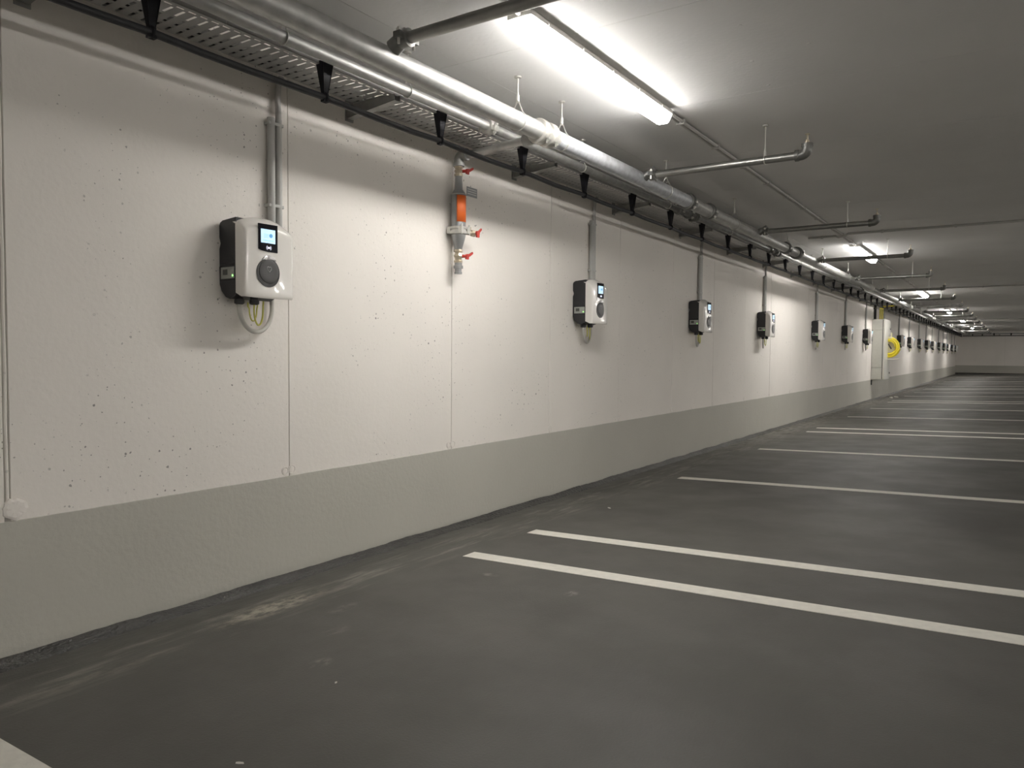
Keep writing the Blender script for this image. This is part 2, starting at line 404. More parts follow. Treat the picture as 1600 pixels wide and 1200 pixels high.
# far wall
wb = MB().box((-0.25, YF+0.006, -0.2), (XR+.2, YF+0.25, CEIL+0.1)); wall_back = structure('wall_back', wb, M['groove'])
x = 0.0
while x < XR:
    obj('panel', MB().box((x+.0022, YF, -0.05), (min(x+2.32, XR)-.0022, YF+.03, CEIL+.02)), M['wall'], wall_back); x += 2.32
structure('baseboard_back', MB().box((0.0, YF-.004, -0.02), (XR, YF, 0.52)), M['plinth'])
structure('trim_2', MB().prism([(YF-.16, 0.02), (YF-.004, 0.11), (YF-.004, -.05), (YF-.16, -.05)], 0, 0.02, XR), M['mastic'])
structure('wall_right', MB().box((XR, YB, -.2), (XR+.2, YF+.2, CEIL+.1)), M['wall'])
structure('wall_front', MB().box((-.2, YB-.2, -.2), (XR+.2, YB, CEIL+.1)), M['wall'])

# ceiling: soffit panels with fine board joints
ce = MB().box((-.25, YB-.2, CEIL+.005), (XR+.2, YF+.2, CEIL+.2)); ceiling = structure('ceiling', ce, M['groove'])
xs = [0.0, 0.50, 3.3, 5.6, 7.9, 10.2, XR]; cy = [2.90-1.15*14+1.15*i for i in range(60)]
cy = [YB]+[c for c in cy if YB+.2 < c < YF-.2]+[YF]
for xa, xb in zip(xs[:-1], xs[1:]):
    st = 1 if xb < 3.5 else 3
    cyy = cy[::st] if cy[-1] in cy[::st] else cy[::st]+[cy[-1]]
    for a, b in zip(cyy[:-1], cyy[1:]):
        obj('soffit_panel', MB().box((xa+.0012, a+.0012, CEIL+random.uniform(-.0006, .0002)), (xb-.0012, b-.0012, CEIL+.02)), M['ceiling'], ceiling)
# small plugs and pocks on the soffit
for (px, py) in ((1.75, 3.2), (1.9, 2.85), (1.68, 3.62), (1.66, 3.98), (1.95, 3.55), (2.25, 4.05), (2.0, 3.0)):
    obj('soffit_plug', MB().lathe((px, py, CEIL+.002), (0, 0, -1), [(0, .010), (.004, .009), (.0045, .004)], 9), M['ceiling'], ceiling)

# ---------------------------------------------------------------- bay lines
def bay_line(y0, wd, label, x0=0.47, x1=5.3, dy=0.0):
    z = lambda x: SL*x
    mb = MB().hexa([(x0, y0, z(x0)-.001), (x1, y0+dy, z(x1)-.001), (x1, y0+wd+dy, z(x1)-.001), (x0, y0+wd, z(x0)-.001)],
                   [(x0, y0, z(x0)+.002), (x1, y0+dy, z(x1)+.002), (x1, y0+wd+dy, z(x1)+.002), (x0, y0+wd, z(x0)+.002)])
    tag(obj('bay_line', mb, M['line']), label, 'line marking', 'white bay lines painted on the floor')
LY = [0.768, 2.982, 3.582, 5.885, 8.212, 10.478, 11.105, 13.463, 15.846, 18.22, 18.95, 21.25, 23.5, 25.9, 26.6, 28.9, 31.3, 33.6, 34.3, 36.7, 39.0, 41.4, 42.1, 44.5, 46.9]
nm = ['white bay line cut off by the bottom left corner, closest to the camera', 'white bay line in the foreground, nearer stripe of the first close pair',
      'white bay line in the foreground, farther stripe of the first close pair', 'single white bay line just beyond the first close pair',
      'single white bay line, second beyond the first close pair', 'white bay line, nearer stripe of the second close pair', 'white bay line, farther stripe of the second close pair',
      'single white bay line just beyond the second close pair', 'single thin white bay line, second beyond the second close pair']
for i, y in enumerate(LY):
    lab = nm[i] if i < len(nm) else 'thin distant white bay line, %s from the camera counting every stripe' % ORD[min(i+1, 23)] if i < 23 else ('thin distant white bay line, last but one before the far wall' if i == 23 else 'thin distant white bay line, last before the far wall')
    bay_line(y, 0.10, lab, dy=0.0)

# ---------------------------------------------------------------- lamps
def make_lamp(x, y, label, glow='diffuser', group='batten lights along the ceiling'):
    t = thing('ceiling_light', label, 'ceiling light', (x, y, CEIL), group)
    h = .745
    hb = MB().prism([(-.040, -.001), (.040, -.001), (.058, -.022), (.058, -.036), (-.058, -.036), (-.058, -.022)], 1, -h, h)
    obj('housing', hb, M['lamp_body'], t, bevel=.003)
    sec = [(-.053, -.037), (.053, -.037), (.051, -.044), (.034, -.078), (.024, -.083), (-.024, -.083), (-.034, -.078), (-.051, -.044)]
    db = MB().prism(sec, 1, -h+.004, h-.004)
    obj('diffuser', db, M[glow], t, ang=30)
    c0 = None
    for k, yy in enumerate([-.6, -.3, 0.0, .3, .6]):
        for sx in (-1, 1):
            if c0 is None:
                c0 = obj('clip', MB().box((-.003, -.014, -.042), (.003, .014, -.026)), M['lamp_body'], t, (sx*.0595, yy, 0))
            else: share('clip', c0, t, (sx*.0595, yy, 0))
    for s in (-1, 1): obj('cable_entry', MB().tube((0, s*h, -.02), (0, s*(h+.035), -.02), .012, 10), M['lamp_body'], t)
    return t
lamp_y = [3.31+7.62*i for i in range(6)]
lamp0 = make_lamp(1.06, lamp_y[0], 'white batten light glowing close to the camera on the ceiling')
for i, y in enumerate(lamp_y[1:], 2):
    dup(lamp0, (1.06, y, CEIL), 'lit white batten light on the ceiling, %s in the row from the camera' % ORD[i])
dup(lamp0, (1.06, lamp_y[0]-7.62, CEIL), 'added unseen batten light on the ceiling just behind the camera')  # out of view, added to brighten the near end of the wall
dup(lamp0, (1.06, lamp_y[0]-15.24, CEIL), 'added unseen batten light on the ceiling far behind the camera')  # another unseen lamp added further back
# two unseen batten rows added on the right as fill for wall and floor
ai = None
for x, nm_ in ((8.2, 'over the driving aisle'), (10.3, 'over the bays across the aisle')):
    for k in range(15):
        y = -13.6+4.24*k; lab = 'added fill light %s, %s from the near end' % (nm_, ORD[k+1] if k else 'first')
        if ai is None: ai = make_lamp(x, y, lab, 'fill_diffuser', 'added fill lights beyond the right edge')
        else: dup(ai, (x, y, CEIL), lab)
# ceiling conduit between the lamps
yy = [lamp_y[0]-7.62]+lamp_y
for i, (a, b) in enumerate(zip(yy[:-1], yy[1:])):
    lab = 'thin ceiling conduit running up to the nearest batten light from behind' if i == 0 else 'thin ceiling conduit between the %s and %s batten lights' % (ORD[i], ORD[i+1])
    t = thing('ceiling_conduit', lab, 'conduit', (1.06, a, CEIL), 'conduits between the ceiling lights')
    obj('pipe', MB().tube((0, .79, -.014), (0, b-a-.79, -.014), .010, 10), M['conduit_white'], t)
    obj('pipe', MB().tube((.024, .79, -.014), (.024, b-a-.79, -.014), .010, 10), M['conduit_white'], t)
    c0 = None; y = .98
    while y < b-a-.8:
        if c0 is None: c0 = obj('clip', MB().box((-.014, -.012, -.028), (.038, .012, 0)), M['conduit_white'], t, (0, y, 0))
        else: share('clip', c0, t, (0, y, 0))
        y += .62
for k, (y, x0, lab) in enumerate(((9.20, .70, 'thin conduit crossing the ceiling just before the second batten light'), (17.5, .72, 'thin conduit crossing the ceiling just before the third batten light'), (33.2, .72, 'thin conduit crossing the ceiling before the fifth batten light'))):
    t = thing('cross_conduit', lab, 'conduit', (0, y, CEIL), 'conduits crossing the ceiling')
    obj('pipe', MB().path([(x0, .12, -.013), (1.0, .12, -.013), (1.03, .11, -.03), (1.12, .02, -.03), (1.15, .01, -.013), (XR-.2, 0, -.013)], .0125, 10), M['conduit'], t)
    c0 = None
    for x in [.85, 1.5, 2.2, 2.9, 3.6, 4.3]:
        if c0 is None: c0 = obj('clip', MB().box((-.012, -.017, -.032), (.012, .017, 0)), M['conduit'], t, (x, .12 if x < 1 else .0, 0))
        else: share('clip', c0, t, (x, .12 if x < 1 else 0, 0))

# ---------------------------------------------------------------- cable tray on brackets
Y_END = 48.85
tray = thing('cable_tray', 'long perforated zinc cable tray on wall brackets along the top of the wall', 'cable tray')
TX0, TX1, TZ = 0.055, 0.300, 2.240
def tray_mesh(length, pitch=0.046, slot=0.012):
    mb = MB(); n = int(length/pitch); t = .0015
    xs_ = [(TX0, .068), (.118, .132), (.190, .204), (.262, TX1)]           # solid ties between the slots of a row
    for i in range(n):
        y0 = i*pitch; y1 = y0+pitch-slot; y2 = y0+pitch
        if i % 1 == 0:
            # solid band with an edge slot along the outer side
            mb.box((TX0, y0, TZ), (.272, y1, TZ+t)); mb.box((.282, y0, TZ), (TX1, y2, TZ+t)); mb.box((.272, y1-.004, TZ), (.282, y2, TZ+t))
        for a, b in xs_: mb.box((a, y1, TZ), (min(b, .272), y2, TZ+t))
    L_ = n*pitch
    # upstanding sides, the outer one pierced by a row of slots
    mb.box((TX0, 0, TZ), (TX0+t, L_, TZ+.058))
    mb.box((TX1-t, 0, TZ), (TX1, L_, TZ+.020)); mb.box((TX1-t, 0, TZ+.030), (TX1, L_, TZ+.058))
    for i in range(n): mb.box((TX1-t, i*pitch, TZ+.020), (TX1, i*pitch+.016, TZ+.030))
    mb.box((TX1-.012, 0, TZ+.0565), (TX1-t, L_, TZ+.058))
    return mb
SEC = 2.992; sec0 = None; y = -1.23; n = 0
tm = tray_mesh(SEC)
while y < Y_END:
    if sec0 is None: sec0 = obj('tray_section', tm, M['tray'], tray, (0, y, 0), ang=20)
    elif y+SEC < Y_END+.3: share('tray_section', sec0, tray, (0, y, 0))
    y += SEC
# cables lying in the tray
for k in range(4):
    pts = [(.080+.022*k+.004*mnoise.noise(Vector((k*3, yy_*.7, 0))), yy_, TZ+.0015+.010) for yy_ in [-1.0+.8*j for j in range(62)]]
    obj('cable', MB().path(pts, .009, 6), M['cable'] if k % 2 else M['black'], tray)
# brackets every 1.46 m
def bracket_mesh():
    mb = MB(); t = .003
    for y0 in (-.020, .017): mb.prism([(0.004, -.062), (.012, -.062), (.318, -.030), (.318, -.001), (0.004, -.001)], 1, y0, y0+t)
    mb.hexa([(0.004, -.020, -.0625), (.318, -.020, -.0305), (.318, .020, -.0305), (0.004, .020, -.0625)], [(0.004, -.020, -.060), (.318, -.020, -.028), (.318, .020, -.028), (0.004, .020, -.060)])
    mb.box((0.0, -.026, -.075), (.005, .026, 0.075))
    return mb
br0 = None
for i in range(35):
    y = -.263+1.4635*i
    if y > Y_END-.2: break
    if br0 is None:
        br0 = obj('bracket', bracket_mesh(), M['galv_dull'], tray, (0, y, TZ), ang=20)
    else: share('bracket', br0, tray, (0, y, TZ))

# black cable under the tray on tapered clips
bp = thing('black_cable_pipe', 'black cable pipe hanging below the tray on tapered clips along the wall', 'cable')
BX, BZ = 0.302, 2.108
clip_y = [2.233+.7665*(i-4) for i in range(65)]
clip_y = [c for c in clip_y if -.9 < c < Y_END-.1]
pts = []; 
for a, b in zip(clip_y[:-1], clip_y[1:]):
    for k in range(4):
        t = k/4; s = 4*t*(1-t); pts.append((BX, a+(b-a)*t, BZ-s*(.004+.006*random.random())-(.006 if a > 5.5 else 0)*min(1, (a-5.5)/2)))
pts.append((BX, Y_END-.1, BZ-.006))
obj('pipe', MB().path(pts, .0135, 12), M['black'], bp)
def clip_mesh():
    mb = MB(); z0 = TZ+.012-BZ
    # tapered box, hollow towards the room
    b0_, t0_ = .011, .029
    for a, b in (((-1, -1), (-1, 1)), ((-1, 1), (1, 1)), ((-1, -1), (1, -1))):
        def P(p, h, sc, inset): return (p[0]*(sc-inset)*.8, p[1]*(sc-inset), h)
        mb.hexa([P(a, .012, b0_, 0), P(b, .012, b0_, 0), P(b, .012, b0_, .003), P(a, .012, b0_, .003)], [P(a, z0, t0_, 0), P(b, z0, t0_, 0), P(b, z0, t0_, .003), P(a, z0, t0_, .003)])
    mb.hexa([(.004, -.010, .020), (.0075, -.010, .020), (.0075, .010, .020), (.004, .010, .020)], [(.016, -.026, z0-.01), (.0195, -.026, z0-.01), (.0195, .026, z0-.01), (.016, .026, z0-.01)])
    mb.box((-.018, -.027, z0-.003), (.019, .027, z0))
    mb.path([(math.sin(a)*.0175, 0, math.cos(a)*.0175) for a in [2*PI*k/14 for k in range(14)]], .006, 6, closed=True)
    mb.box((-.010, -.014, -.020), (.012, .014, -.012)); mb.box((.003, -.012, -.018), (.011, .012, .016))
    return mb
c0 = None
for c in clip_y:
    dz = -(.006 if c > 5.5 else 0)*min(1, (c-5.5)/2)
    if c0 is None: c0 = obj('clip', clip_mesh(), M['black_gloss'], bp, (BX, c, BZ), ang=25)
    else: share('clip', c0, bp, (BX, c, BZ+dz*0))

# ---------------------------------------------------------------- pipes
def coupling(parent, y, x, z, r, m=None, rot=0.0, wid=.028):
    """grooved clamp: ribbed ring, two bolted ears"""
    mb = MB().lathe((0, -wid, 0), (0, 1, 0), [(0, r+.002), (.003, r+.014), (.010, r+.018), (wid*2-.010, r+.018), (wid*2-.003, r+.014), (wid*2, r+.002)], 24)
    for s in (-1, 1): mb.box((s*(r+.010)-(.024 if s < 0 else 0), -.018, -.013), (s*(r+.010)+(.024 if s > 0 else 0), .018, .013))
    c = obj('coupling', mb, m or M['steel'], parent, (x, y, z)); c.rotation_euler = (0, rot, 0)
    for s in (-1, 1):
        bb = MB().tube((s*(r+.024), 0, -.036), (s*(r+.024), 0, .030), .006, 8); bb.tube((s*(r+.024), 0, .014), (s*(r+.024), 0, .026), .011, 6); bb.tube((s*(r+.024), 0, -.026), (s*(r+.024), 0, -.015), .011, 6)
        obj('bolt', bb, M['steel'], c)
    return c
def hanger(parent, x, y, z, r, top=CEIL, m=None):
    m = m or M['steel']; h = r+.062
    a0 = math.radians(38); arc = [a0+(2*PI-2*a0)*k/22 for k in range(23)]
    pts = [(0, 0, h)]+[((r+.003)*math.sin(a), 0, (r+.003)*math.cos(a)) for a in arc]+[(0, 0, h)]
    mb = MB().path([(p[0], p[1], p[2]) for p in pts], .0030, 8)
    mb.lathe((0, 0, h-.012), (0, 0, 1), [(0, .009), (.030, .009), (.030, .006), (.036, .006)], 8)
    hg = obj('hanger', mb, m, parent, (x, y, z))
    rb = MB().tube((0, 0, h-.022), (0, 0, top-z-.003), .0042, 8); rb.lathe((0, 0, top-z-.012), (0, 0, 1), [(0, .006), (.004, .018), (.012, .018)], 10)
    obj('rod', rb, m, hg)
    return hg

MX, MZ, MR = 0.644, 2.200, 0.0475
main = thing('sprinkler_main', 'thick galvanised sprinkler main pipe hung under the ceiling along the wall', 'pipe')
cuts = [-3.0, 3.43, 5.60, 9.0, 14.2, 20.2, 26.2, 32.2, 38.2, 44.2, 48.7]
for i, (a, b) in enumerate(zip(cuts[:-1], cuts[1:])):
    obj('pipe_section', MB().tube((MX, a+.004, MZ), (MX, b-.004, MZ), MR, 32), M['galv_new'] if i == 1 else M['galv'], main)
for i, c in enumerate(cuts[1:-1]):
    if i == 0:
        coupling(main, c-.032, MX, MZ, MR, rot=.5); coupling(main, c+.058, MX, MZ, MR, rot=.5)
    elif i == 1:
        coupling(main, c-.05, MX, MZ, MR, M['fitting'], rot=.4); coupling(main, c+.42, MX, MZ, MR, M['fitting'], rot=.4)
    elif i == 2:
        coupling(main, c, MX, MZ, MR+.006, M['fitting'], wid=.04); coupling(main, c-.5, MX, MZ, MR, M['fitting'], rot=.6)
    else: coupling(main, c, MX, MZ, MR, rot=.3)
for y in [-.6, 1.15, 3.19, 3.63, 5.12, 6.70, 8.6, 10.4, 12.2, 14.5, 16.4, 18.4, 20.5, 22.4, 24.5, 26.5, 28.5, 30.5, 32.5, 34.5, 36.5, 38.5, 40.5, 42.5, 44.5, 46.5]:
    hanger(main, MX, y, MZ, MR)

TPX, TPZ, TPR = 0.385, 2.2410, 0.0245
thin = thing('galvanised_pipe', 'thinner galvanised pipe running beside the tray edge left of the thick main', 'pipe')
cuts2 = [-3.0, 3.30, 6.25, 9.05, 15, 21, 27, 33, 39, 45, 48.7]
for i, (a, b) in enumerate(zip(cuts2[:-1], cuts2[1:])):
    obj('pipe_section', MB().tube((TPX, a+.003, TPZ), (TPX, b-.003, TPZ), TPR, 24), M['galv_dull'] if i in (1, 2) else M['galv'], thin)
for i, c in enumerate(cuts2[1:-1]):
    coupling(thin, c, TPX, TPZ, TPR, M['steel'] if i == 0 else M['fitting'], rot=.3, wid=.022)
    if i in (1, 2): coupling(thin, c+.17, TPX, TPZ, TPR, M['fitting'], rot=-.5, wid=.022); coupling(thin, c-.22, TPX, TPZ, TPR, M['fitting'], rot=.8, wid=.022)
for y in [-.2, 1.95, 2.66, 4.35, 5.8, 7.4, 10.3, 11.0, 13, 16, 19, 22, 25, 28, 31, 34, 37, 40, 43, 46]:
    hanger(thin, TPX, y, TPZ, TPR)

# sprinkler branches
def make_branch(label, loc, z=0.0, tee=0.088, end=1.062):
    t = thing('sprinkler_branch', label, 'pipe', loc, 'sprinkler branches across the ceiling')
    r = .0235
    # stub from the main, clamp, branch pipe, elbow, head
    obj('stub', MB().lathe((.035, 0, z*.6), (1, 0, 0 if not z else .55), [(0, .034), (.030, .032), (.050, r+.002), (tee, r+.002)], 16), M['branch'], t)
    obj('branch_pipe', MB().tube((tee, 0, z), (end-.03, 0, z), r, 20), M['branch'], t)
    cb = MB().lathe((tee-.012, 0, z), (1, 0, 0), [(0, r+.002), (.003, r+.012), (.045, r+.012), (.048, r+.002)], 18)
    for s in (-1, 1): cb.box((tee-.004, -.012+s*(r+.020), z-.012), (tee+.032, .012+s*(r+.020), z+.012))
    c = obj('coupling', cb, M['fitting'], t)
    for s in (-1, 1): obj('bolt', MB().tube((tee+.014, s*(r+.020), z-.034), (tee+.014, s*(r+.020), z+.030), .0055, 8).tube((tee+.014, s*(r+.020), z+.012), (tee+.014, s*(r+.020), z+.024), .010, 6), M['steel'], c)
    arc = [(end-.035+.035*math.sin(a), 0, z+.035-.035*math.cos(a)) for a in [PI/2*k/8 for k in range(9)]]
    eb = MB().path([(end-.055, 0, z)]+arc+[(end, 0, z+.055)], r+.0065, 18)
    eb.tube((end-.066, 0, z), (end-.045, 0, z), r+.010, 18); eb.tube((end, 0, z+.045), (end, 0, z+.063), r+.009, 18)
    obj('elbow', eb, M['fitting'], t)
    hb = MB().lathe((end, 0, z+.060), (0, 0, 1), [(0, .016), (.012, .016), (.013, .011), (.022, .011), (.024, .007)], 12)
    for s in (-1, 1): hb.path([(end, s*.006, z+.082), (end, s*.014, z+.092), (end, s*.013, z+.106), (end, s*.004, z+.116)], .0022, 6)
    hb.lathe((end, 0, z+.114), (0, 0, 1), [(0, .004), (.002, .015), (.004, .015)], 14)
    obj('sprinkler_head', hb, M['brass'], t)
    hx = .82
    ring_ = MB().path([(hx, (r+.003)*math.sin(a), z+(r+.003)*math.cos(a)) for a in [2*PI*k/18 for k in range(18)]], .0032, 6, closed=True)
    ring_.lathe((hx, 0, z+r), (0, 0, 1), [(0, .008), (.03, .008), (.03, .005), (.04, .005)], 8)
    hg = obj('hanger', ring_, M['steel'], t)
    rb = MB().tube((hx, 0, z+r+.03), (hx, 0, CEIL-loc[2]-.002), .0042, 8); rb.lathe((hx, 0, CEIL-loc[2]-.012), (0, 0, 1), [(0, .006), (.004, .017), (.012, .017)], 10)
    obj('rod', rb, M['steel'], hg)
    return t
make_branch('galvanised sprinkler branch nearest the camera, cut off by the top edge', (MX, 2.245, MZ), z=0.058, end=1.06)
by = [4.66, 7.35, 9.94]+[9.94+2.62*i for i in range(1, 15)]
br = make_branch('bright galvanised sprinkler branch second from the camera, beyond the nearest light', (MX, by[0], MZ), z=0.012)
for i, y in enumerate(by[1:], 3):
    if y < 48.3: dup(br, (MX, y, MZ), 'galvanised sprinkler branch with upturned end, %s from the camera' % ORD[i])

# drop pipe with test valves on the wall
V = Vector((0.062, 3.462, 0.0))
dv = thing('valve_drop_pipe', 'grey drop pipe with three red valve handles and an orange sticker on the wall', 'pipe', (V.x, V.y, 0))
ZT = 2.168
obj('feed_pipe', MB().path([(MX-.04-V.x, -.03, 2.178), (.385-V.x, -.012, 2.176), (.2, 0, ZT), (.03, 0, ZT)], .0215, 18), M['galv'], dv)
obj('feed_collar', MB().tube((MX-.12-V.x, -.024, 2.179), (MX-.065-V.x, -.027, 2.180), .030, 16), M['galv_dull'], dv)
el = MB().path([(.055, 0, ZT)]+[(.03-.03*math.sin(a), 0, ZT-.03+.03*math.cos(a)) for a in [PI/2*k/8 for k in range(9)]]+[(0, 0, ZT-.055)], .028, 18)
el.tube((.062, 0, ZT), (.042, 0, ZT), .034, 16); el.tube((0, 0, ZT-.042), (0, 0, ZT-.062), .033, 16)
obj('elbow', el, M['galv_dull'], dv)
def valve(z0, z1, side=0.0):
    vb = MB().lathe((0, 0, z1), (0, 0, -1), [(0, .024), (.012, .026), (.016, .020), ((z1-z0)*.35, .021), ((z1-z0)*.5, .026), ((z1-z0)*.65, .021), (z1-z0-.016, .020), (z1-z0-.012, .026), (z1-z0, .024)], 8)
    v_ = obj('valve', vb, M['brass'], dv, ang=25)
    zc = (z0+z1)/2
    hb = MB().tube((.015, .010, zc), (.045, .026, zc), .009, 10)
    hb.prism([(-.016+.03, zc-.012), (.022+.03, zc+.002), (.05+.03, zc+.020), (.046+.03, zc+.030), (.012+.03, zc+.014), (-.014+.03, zc+.008)], 0, .040, .048)
    hb.lathe((.038, .026, zc), (1, 0, 0), [(0, .014), (.012, .013)], 12)
    hb.box((.040, .012, zc-.018), (.050, .036, zc+.004))
    obj('valve_handle', hb, M['red'], v_)
valve(2.050, 2.110)
pipe_ = MB().lathe((0, 0, 2.050), (0, 0, -1), [(0, .020), (.075, .024), (.098, .040), (.105, .042), (.335, .042), (.340, .042), (.365, .036), (.405, .024), (.425, .021)], 24)
obj('drop_pipe', pipe_, M['tube_grey'], dv)
# wrap-around sticker
sb = MB(); nn = 14
for k in range(nn+1):
    a = -1.15+2.05*k/nn
    for rr, z in ((.0428, 1.938), (.0428, 1.787)): sb.v.append((rr*math.cos(a), rr*math.sin(a), z))
for k in range(nn): sb.face((2*k, 2*k+1, 2*k+3, 2*k+2))
st = obj('sticker', sb, M['orange'], dv); so = st.modifiers.new('thick', 'SOLIDIFY'); so.thickness = .0008
cl = MB().lathe((0, 0, 1.762), (0, 0, -1), [(0, .044), (.002, .052), (.014, .052), (.016, .046), (.024, .046), (.026, .052), (.042, .052), (.044, .044)], 24)
for a in (-.6, .6, 2.4, -2.4): cl.box((.05*math.cos(a)-.012, .05*math.sin(a)-.012, 1.722), (.05*math.cos(a)+.012, .05*math.sin(a)+.012, 1.760))
for a in (-.6, .6): cl.tube((.062*math.cos(a), .062*math.sin(a), 1.715), (.062*math.cos(a), .062*math.sin(a), 1.772), .006, 8)
obj('clamp', cl, M['steel'], dv)
sv = MB().tube((.02, .04, 1.735), (.03, .085, 1.735), .014, 12); sv.lathe((.03, .078, 1.735), (.2, 1, 0), [(0, .016), (.006, .019), (.03, .019), (.036, .013)], 8)
sv.tube((.028, .07, 1.752), (.028, .07, 1.768), .010, 8)
s_ = obj('side_valve', sv, M['brass'], dv)
hb = MB().lathe((.052, .108, 1.735), (1, 0, 0), [(0, .015), (.012, .014)], 12)
hb.prism([(.094, 1.722), (.122, 1.738), (.146, 1.760), (.140, 1.768), (.112, 1.748), (.092, 1.736)], 0, .054, .062); hb.box((.052, .098, 1.712), (.062, .122, 1.738))
obj('valve_handle', hb, M['red'], s_)
valve(1.556, 1.632)
obj('outlet_cap', MB().lathe((0, 0, 1.560), (0, 0, -1), [(0, .022), (.020, .022), (.021, .028), (.036, .028), (.037, .019), (.056, .019), (.057, .022), (.068, .022)], 16), M['tube_grey'], dv)
for z in (1.742, 1.90): obj('wall_stud', MB().tube((-.062, 0, z), (-.035, 0, z), .006, 8), M['steel'], dv)
sg = obj('sign_plate', MB().box((.030, .036, 1.944), (.032, .136, 1.998)), M['sign'], dv)
for z in (1.985, 1.972, 1.959): obj('print_line', MB().box((.032, .042, z-.0022), (.0324, .128, z+.0022)), M['sign_white'], sg)
obj('sign_tie', MB().path([(0.0+.045*math.cos(a), .045*math.sin(a), 1.945) for a in [2*PI*k/18 for k in range(18)]], .002, 6, closed=True), M['steel'], dv)

# ---------------------------------------------------------------- wall chargers
def cover_mesh():
    """arched shell: side walls, softly bulging front, sloped and bowed top"""
    y0, y1 = -.001, .248
    def top(t): return .336-.028*(abs(2*t-1)**2.6)
    def bot(t): return .004+.004*(2*t-1)**2-.004
    def X(u, v):      # u across, v up: front surface distance from the wall
        e = abs(2*u-1); x = .164+.014*(1-e**2)
        x -= .016*max(0, (e-.93)/.07)**2.4
        h = v
        if h > .84: x -= .058*((h-.84)/.16)**1.7
        if h < .02: x -= .004*((.02-h)/.02)
        return x
    mb = MB()
    us = [0, .008, .02, .035, .06, .1]+[.1+.8*k/12 for k in range(1, 12)]+[.9, .94, .965, .98, .992, 1.0]
    vs_ = [0, .012, .03, .08]+[.08+.72*k/8 for k in range(1, 9)]+[.84, .87, .90, .93, .955, .975, .99, 1.0]
    n, m = len(us), len(vs_)
    for v in vs_:
        for u in us:
            z = bot(u)+(top(u)-bot(u))*v
            mb.v.append((X(u, v), y0+(y1-y0)*u, z))
    for j in range(m-1):
        for i in range(n-1): a = j*n+i; mb.face((a, a+1, a+n+1, a+n))
    # rim going back to the body
    loop = [i for i in range(n)]+[j*n+n-1 for j in range(1, m)]+[(m-1)*n+i for i in range(n-2, -1, -1)]+[j*n for j in range(m-2, 0, -1)]
    o = len(mb.v)
    for k in loop:
        x, y, z = mb.v[k]
        zb = z+(.016 if z < .02 else (.0 if z < .25 else .0))
        mb.v.append((.108, y, zb))
    L_ = len(loop)
    for k in range(L_): mb.face((loop[k], loop[(k+1) % L_], o+(k+1) % L_, o+k))
    mb.face([o+k for k in range(L_)])
    return mb
FX = .183   # front plane of the shell around the middle
def fx(y):  # shell surface distance at height of the screen / lid
    e = abs(2*(y+.001)/.249-1); return .164+.014*(1-e**2)
def curved_panel(poly, off, th=.003):
    """a thin plate following the shell: poly in (y, z)"""
    mb = MB(); n = len(poly)
    cy_ = sum(p[0] for p in poly)/n; cz_ = sum(p[1] for p in poly)/n
    mb.v = [(fx(y)+off, y, z) for y, z in poly]+[(fx(y)+off-th, y, z) for y, z in poly]+[(fx(cy_)+off, cy_, cz_)]
    for i in range(n):
        j = (i+1) % n; mb.face((i, j, 2*n)); mb.face((i, n+i, n+j, j))
    return mb
def circ(cy_, cz_, r, n=36, a0=0, a1=2*PI, egg=0.0):
    return [(cy_+r*math.cos(a0+(a1-a0)*k/n), cz_+r*math.sin(a0+(a1-a0)*k/n)*(1+egg)) for k in range(n)]
